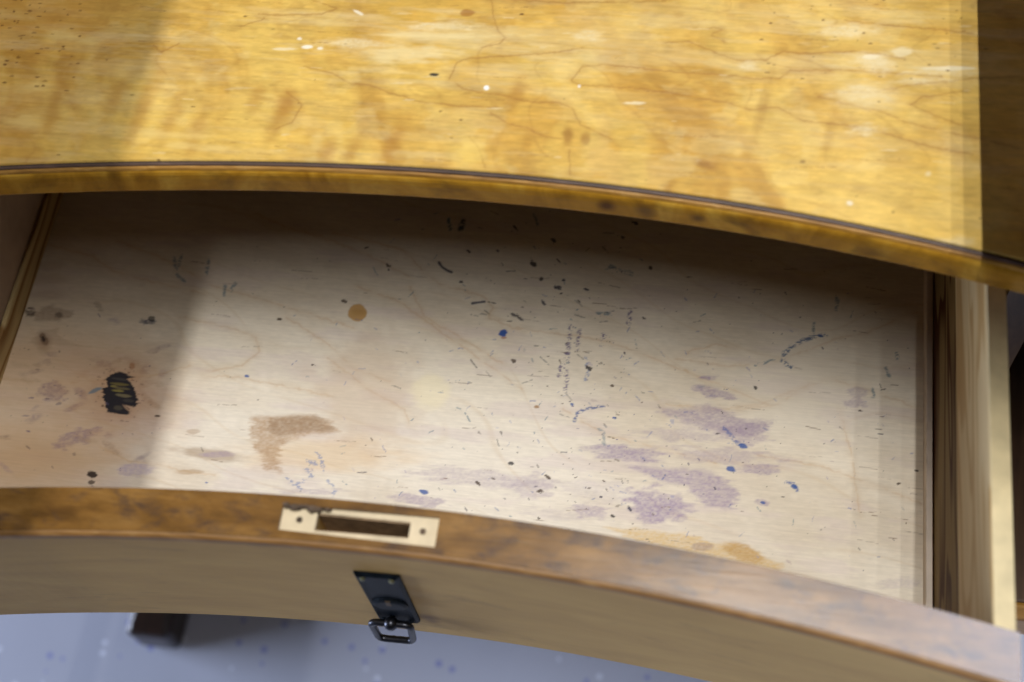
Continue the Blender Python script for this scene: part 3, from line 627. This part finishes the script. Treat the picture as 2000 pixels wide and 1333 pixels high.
# --- curved front: board, stained top strip with lock cut-out, worn front arris
FX0, FX1 = XL - WT - .001, XR + WT + .0012
xs = np.linspace(FX0, FX1, 90)
TH = .004                                            # depth of the stained strip and lock recess
def fprof(x):
    yo, yi, yb = front_out(x), front_in(x), front_low(x)
    return [(yi, ZB), (yi, H - TH), (yo + .0008, H - TH), (yo, H - TH), (yb, ZB + .001), (yb + .001, ZB)]
def lock_box(pts, z):
    w = np.array([atz(*q, z) for q in pts]); return w
zr = H - .0016
lw = lock_box([(554, 987), (860, 1013), (850, 1072), (545, 1037)], zr)
lx0, lx1 = (lw[0, 0] + lw[3, 0]) / 2, (lw[1, 0] + lw[2, 0]) / 2
sw = lock_box([(616, 1002), (802, 1021), (798, 1052), (619, 1037)], zr)
sx0, sx1 = (sw[0, 0] + sw[3, 0]) / 2, (sw[1, 0] + sw[2, 0]) / 2
def lint(P, i, j):                                   # straight recess sides
    return lambda x: P[i, 1] + (P[j, 1] - P[i, 1]) * (x - P[i, 0]) / (P[j, 0] - P[i, 0])
l_in, l_out, s_in, s_out = lint(lw, 0, 1), lint(lw, 3, 2), lint(sw, 0, 1), lint(sw, 3, 2)
# the body is built left / slot / right so the mortise is a real hole
def body(bm, a, b, n, ya, yb, bottom=ZB):
    sweep(bm, np.linspace(a, b, n), lambda x: [(ya(x), bottom), (ya(x), H - TH), (yb(x), H - TH), (yb(x), bottom)])
bm = bmesh.new()
sweep(bm, np.linspace(FX0, sx0, 46), fprof); sweep(bm, np.linspace(sx1, FX1, 46), fprof)
def fprof_f(x):
    yo, yb = front_out(x), front_low(x); return [(s_out(x) , ZB), (s_out(x), H - TH), (yo + .0008, H - TH), (yo, H - TH), (yb, ZB + .001), (yb + .001, ZB)]
sweep(bm, np.linspace(sx0, sx1, 14), fprof_f)
sweep(bm, np.linspace(sx0, sx1, 14), lambda x: [(front_in(x), ZB), (front_in(x), H - TH), (s_in(x), H - TH), (s_in(x), ZB)])
sweep(bm, np.linspace(sx0, sx1, 4), lambda x: [(s_in(x), ZB), (s_in(x), H - .030), (s_out(x), H - .030), (s_out(x), ZB)])
front = link('drawer_front', bm, M_FRONT, dr)
front['label'] = 'curved olive brown drawer front'
bm = bmesh.new()
bev = .0022
def strip(a, b, n, yin, yout): sweep(bm, np.linspace(a, b, n), lambda x: [(yin(x), H - TH + .0002), (yin(x), H), (yout(x), H), (yout(x), H - TH + .0002)])
f_i2 = lambda x: front_in(x) + .0004
f_o2 = lambda x: front_out(x) + bev
strip(FX0, lx0, 44, f_i2, f_o2); strip(lx1, FX1, 44, f_i2, f_o2); strip(lx0, lx1, 16, f_i2, l_in); strip(lx0, lx1, 16, l_out, f_o2)
link('stained_top_strip', bm, M_STAIN, front)
bm = bmesh.new()
sweep(bm, xs, lambda x: [(front_out(x) + bev - .0001, H - .0002), (front_out(x) + .0010, H - .0005), (front_out(x) + .0001, H - .0014), (front_out(x) - .0002, H - TH), (front_out(x) + bev - .0001, H - TH + .0003)])
link('worn_arris', bm, M_RIM, front)
# pale lock seat with mortise and two screw holes
bm = bmesh.new()
def seat(a, b, ya, yb): sweep(bm, np.linspace(a, b, 10), lambda x: [(ya(x), H - TH + .0003), (ya(x), zr), (yb(x), zr), (yb(x), H - TH + .0003)])
e = .0001
up = lambda f: (lambda x: f(x) - e)
dn = lambda f: (lambda x: f(x) + e)
seat(lx0 + e, sx0, up(l_in), dn(l_out)); seat(sx1, lx1 - e, up(l_in), dn(l_out)); seat(sx0, sx1, up(l_in), s_in); seat(sx0, sx1, s_out, dn(l_out))
link('lock_seat', bm, M_PALE, front)
bm = bmesh.new()                                     # dark lining of the mortise
yin = lambda x: s_in(x) - .0001
yout = lambda x: s_out(x) + .0001
for f, sgn in ((yin, -1), (yout, 1)):
    sweep(bm, np.linspace(sx0 + .0001, sx1 - .0001, 8), lambda x: [(f(x), H - .0298), (f(x), zr - .0008), (f(x) + sgn * .0004, zr - .0008), (f(x) + sgn * .0004, H - .0298)])
link('mortise', bm, M_MORT, front)
for q in ((585, 1016), (826, 1039)):
    P = atz(*q, zr); bm = bmesh.new()
    bmesh.ops.create_cone(bm, cap_ends=True, segments=14, radius1=.0012, radius2=.0013, depth=.0006, matrix=Matrix.Translation((P[0], P[1], zr + .0001)))
    link('screw_hole', bm, M_HOLE, front)
# chipped dark nicks along the rear of the recess
bm = bmesh.new()
for q, r in (((560, 985), .0016), ((575, 989), .0021), ((588, 988), .0014), ((610, 992), .0022), ((622, 994), .0016), ((640, 995), .0012), ((598, 988), .0012)):
    P = atz(*q, H)
    r0 = bmesh.ops.create_icosphere(bm, subdivisions=2, radius=1)
    for v in r0['verts']:
        k = 1 + .35 * math.sin(v.co.x * 7 + r * 9000) * math.cos(v.co.y * 6)
        v.co = Vector((P[0] + v.co.x * r * 1.3 * k, P[1] + v.co.y * r * .8 * k, H - .0006 + v.co.z * .0009))
link('chipped_edge', bm, M_HOLE, front, smooth=True)

# --- pull handle on the front
def on_face(u, v, off=0):
    """point on the sloping front face under photo point (u, v)"""
    d = ray(u, v); lo, hi = .3, .9
    for _ in range(60):
        t = (lo + hi) / 2; P = CAM + d * t
        s = (H - P[2]) / (H - ZB); yf = front_out(P[0]) * (1 - s) + front_low(P[0]) * s
        if P[1] > yf and True: hi = t
        else: lo = t
    return Vector(P) + Vector((0, -off, 0))
c4 = [on_face(*q) for q in ((698, 1114), (788, 1124), (815, 1209), (734, 1203))]
ux = ((c4[1] - c4[0]) + (c4[2] - c4[3])) / 2; uy = ((c4[0] - c4[3]) + (c4[1] - c4[2])) / 2; print('plate', ux.length, uy.length, ux.angle(uy))
pw, ph = ux.length, uy.length; ctr = sum(c4, Vector()) / 4
ex = ux.normalized(); ez = (uy - ex * uy.dot(ex) * .25).normalized(); en = ex.cross(ez).normalized()       # en points to the viewer
if en.y > 0: en = -en
def L(a, b, c): return ctr + ex * a + ez * b + en * c
def local_ob(name, bm, mat, parent, smooth=False):
    return link(name, bm, mat, parent, smooth)
bm = bmesh.new()
def loft(bm, rings):
    vs = [[bm.verts.new(p) for p in r] for r in rings]; n = len(vs[0])
    for a, b in zip(vs, vs[1:]):
        for i in range(n): bm.faces.new((a[i], a[(i + 1) % n], b[(i + 1) % n], b[i]))
    bm.faces.new(vs[-1]); bm.faces.new(list(reversed(vs[0])))
def rect(w, h, z): return [L(-w, -h, z), L(w, -h, z), L(w, h, z), L(-w, h, z)]
hw, hh = pw / 2, ph / 2
loft(bm, [rect(hw, hh, -.0015), rect(hw, hh, .0010), rect(hw - .0012, hh - .0012, .0022), rect(hw - .003, hh - .003, .0018)])
plate = link('handle_plate', bm, M_IRON, dr)
plate['label'] = 'black iron plate with hanging ring pull'
def disc(rad, z0, z1, cx, cz, n=24, r1=None):
    r1 = rad if r1 is None else r1
    f = lambda r, z: [L(cx + r * math.cos(2 * math.pi * k / n), cz + r * math.sin(2 * math.pi * k / n), z) for k in range(n)]
    b = bmesh.new(); loft(b, [f(rad, z0), f(rad, z1 - .0006), f(r1, z1)]); return b
bm = disc(.0082, .0012, .0036, .0005, -.004, r1=.0066); link('keyhole_boss', bm, M_IRON, plate)
bm = bmesh.new(); loft(bm, [[L(.0005 + a * .0011, .001 + b, .0030) for a, b in ((-1, -.003), (1, -.003), (1, .003), (-1, .003))], [L(.0005 + a * .0011, .001 + b, .0038) for a, b in ((-1, -.003), (1, -.003), (1, .003), (-1, .003))]])
link('keyhole', bm, M_HOLE, plate)
for a, b in ((-1, 1), (1, 1), (-1, -1), (1, -1)):
    bm = disc(.0013, .0014, .0030, a * (hw - .0036), b * (hh - .0042), 12, .0008); link('pin', bm, M_BRASS if b > 0 else M_IRON, plate)
# grime rubbed into the front beside the plate
_nt = M_FRONT.node_tree; _p = _nt.nodes['Principled BSDF']; _c = _p.inputs['Base Color'].links[0].from_socket
for _u, _v, _r, _col, _a in ((836, 1206, .0042, (.17, .09, .05), .7), (845, 1214, .003, (.17, .09, .05), .6), (812, 1172, .0075, (.42, .22, .03), .6), (805, 1150, .006, (.42, .22, .03), .5), (720, 1106, .006, (.40, .22, .04), .5), (770, 1108, .006, (.40, .22, .04), .5)):
    _k = on_face(_u, _v); _tc = nd(_nt, 'ShaderNodeTexCoord'); _d = nd(_nt, 'ShaderNodeVectorMath', operation='DISTANCE'); _d.inputs[1].default_value = tuple(_k)
    _nt.links.new(_tc.outputs['Object'], _d.inputs[0])
    _mr = nd(_nt, 'ShaderNodeMapRange'); _mr.inputs[1].default_value = _r * .2; _mr.inputs[2].default_value = _r * 1.6; _mr.inputs[3].default_value = _a; _mr.inputs[4].default_value = 0
    _nt.links.new(_d.outputs['Value'], _mr.inputs[0]); _c = mixc(_nt, _c, _col, _mr.outputs[0])
_nt.links.new(_c, _p.inputs['Base Color'])
# stud and ring
bm = bmesh.new(); bmesh.ops.create_uvsphere(bm, u_segments=18, v_segments=12, radius=.0034, matrix=Matrix.Translation(L(-.0022, -hh + .0085, .0050))); link('stud', bm, M_RING, plate, True)
top_z, bot_z = -hh + .0085, -hh - .0105
P = []
corners = [(-.0122, top_z, .0050), (.0068, top_z, .0050), (.0068, bot_z, .0080), (-.0100, bot_z - .0002, .0080)]
rad = .0035
for i, cpt in enumerate(corners):
    c0_, cp, cn = Vector(cpt), Vector(corners[i - 1]), Vector(corners[(i + 1) % 4])
    a = c0_ + (cp - c0_).normalized() * rad; b = c0_ + (cn - c0_).normalized() * rad
    for k in range(7):
        t = k / 6; P.append(a * (1 - t) ** 2 + c0_ * 2 * t * (1 - t) + b * t * t)
pts = []
for i in range(len(P)):
    q, q2 = P[i], P[(i + 1) % len(P)]; pts.append(q)
    if (q2 - q).length > .004: pts += [q.lerp(q2, t) for t in (.33, .66)]
bm = bmesh.new(); tube(bm, [L(*q) for q in pts], .0017, 10, True, 1.0, en); link('ring_pull', bm, M_RING, plate, True)

# ================================================================== unseen things added outside the frame to cast shade on desk and drawer
sh = thing('shadow_shelf', 'low unseen shelf added to shade the right end of the desktop', 'shelf', (.4, .2, TT))
def slink(name, bm, mat): o = link(name, bm, mat, sh); o.location = -sh.location
bm = bmesh.new(); box(bm, .2318, .42, -.085, .50, TT + .088, TT + .106, .001); slink('shadow_board', bm, M_CASE)
bm = bmesh.new(); box(bm, .268, .284, .00, .49, TT + .0005, TT + .0875, .001); slink('shadow_support', bm, M_CASE)
bm = bmesh.new(); box(bm, .395, .411, .00, .49, TT + .0005, TT + .0875, .001); slink('shadow_support', bm, M_CASE)

bm = bmesh.new(); box(bm, -.60, -.017, -1.3, .9, 1.355, 1.50, .004)  # unseen beam added to block the tubes over the left end
o = link('shadow_beam', bm, M_CASE); o['label'] = 'unseen overhead beam added to shade the left of the desk'; o['category'] = 'beam'
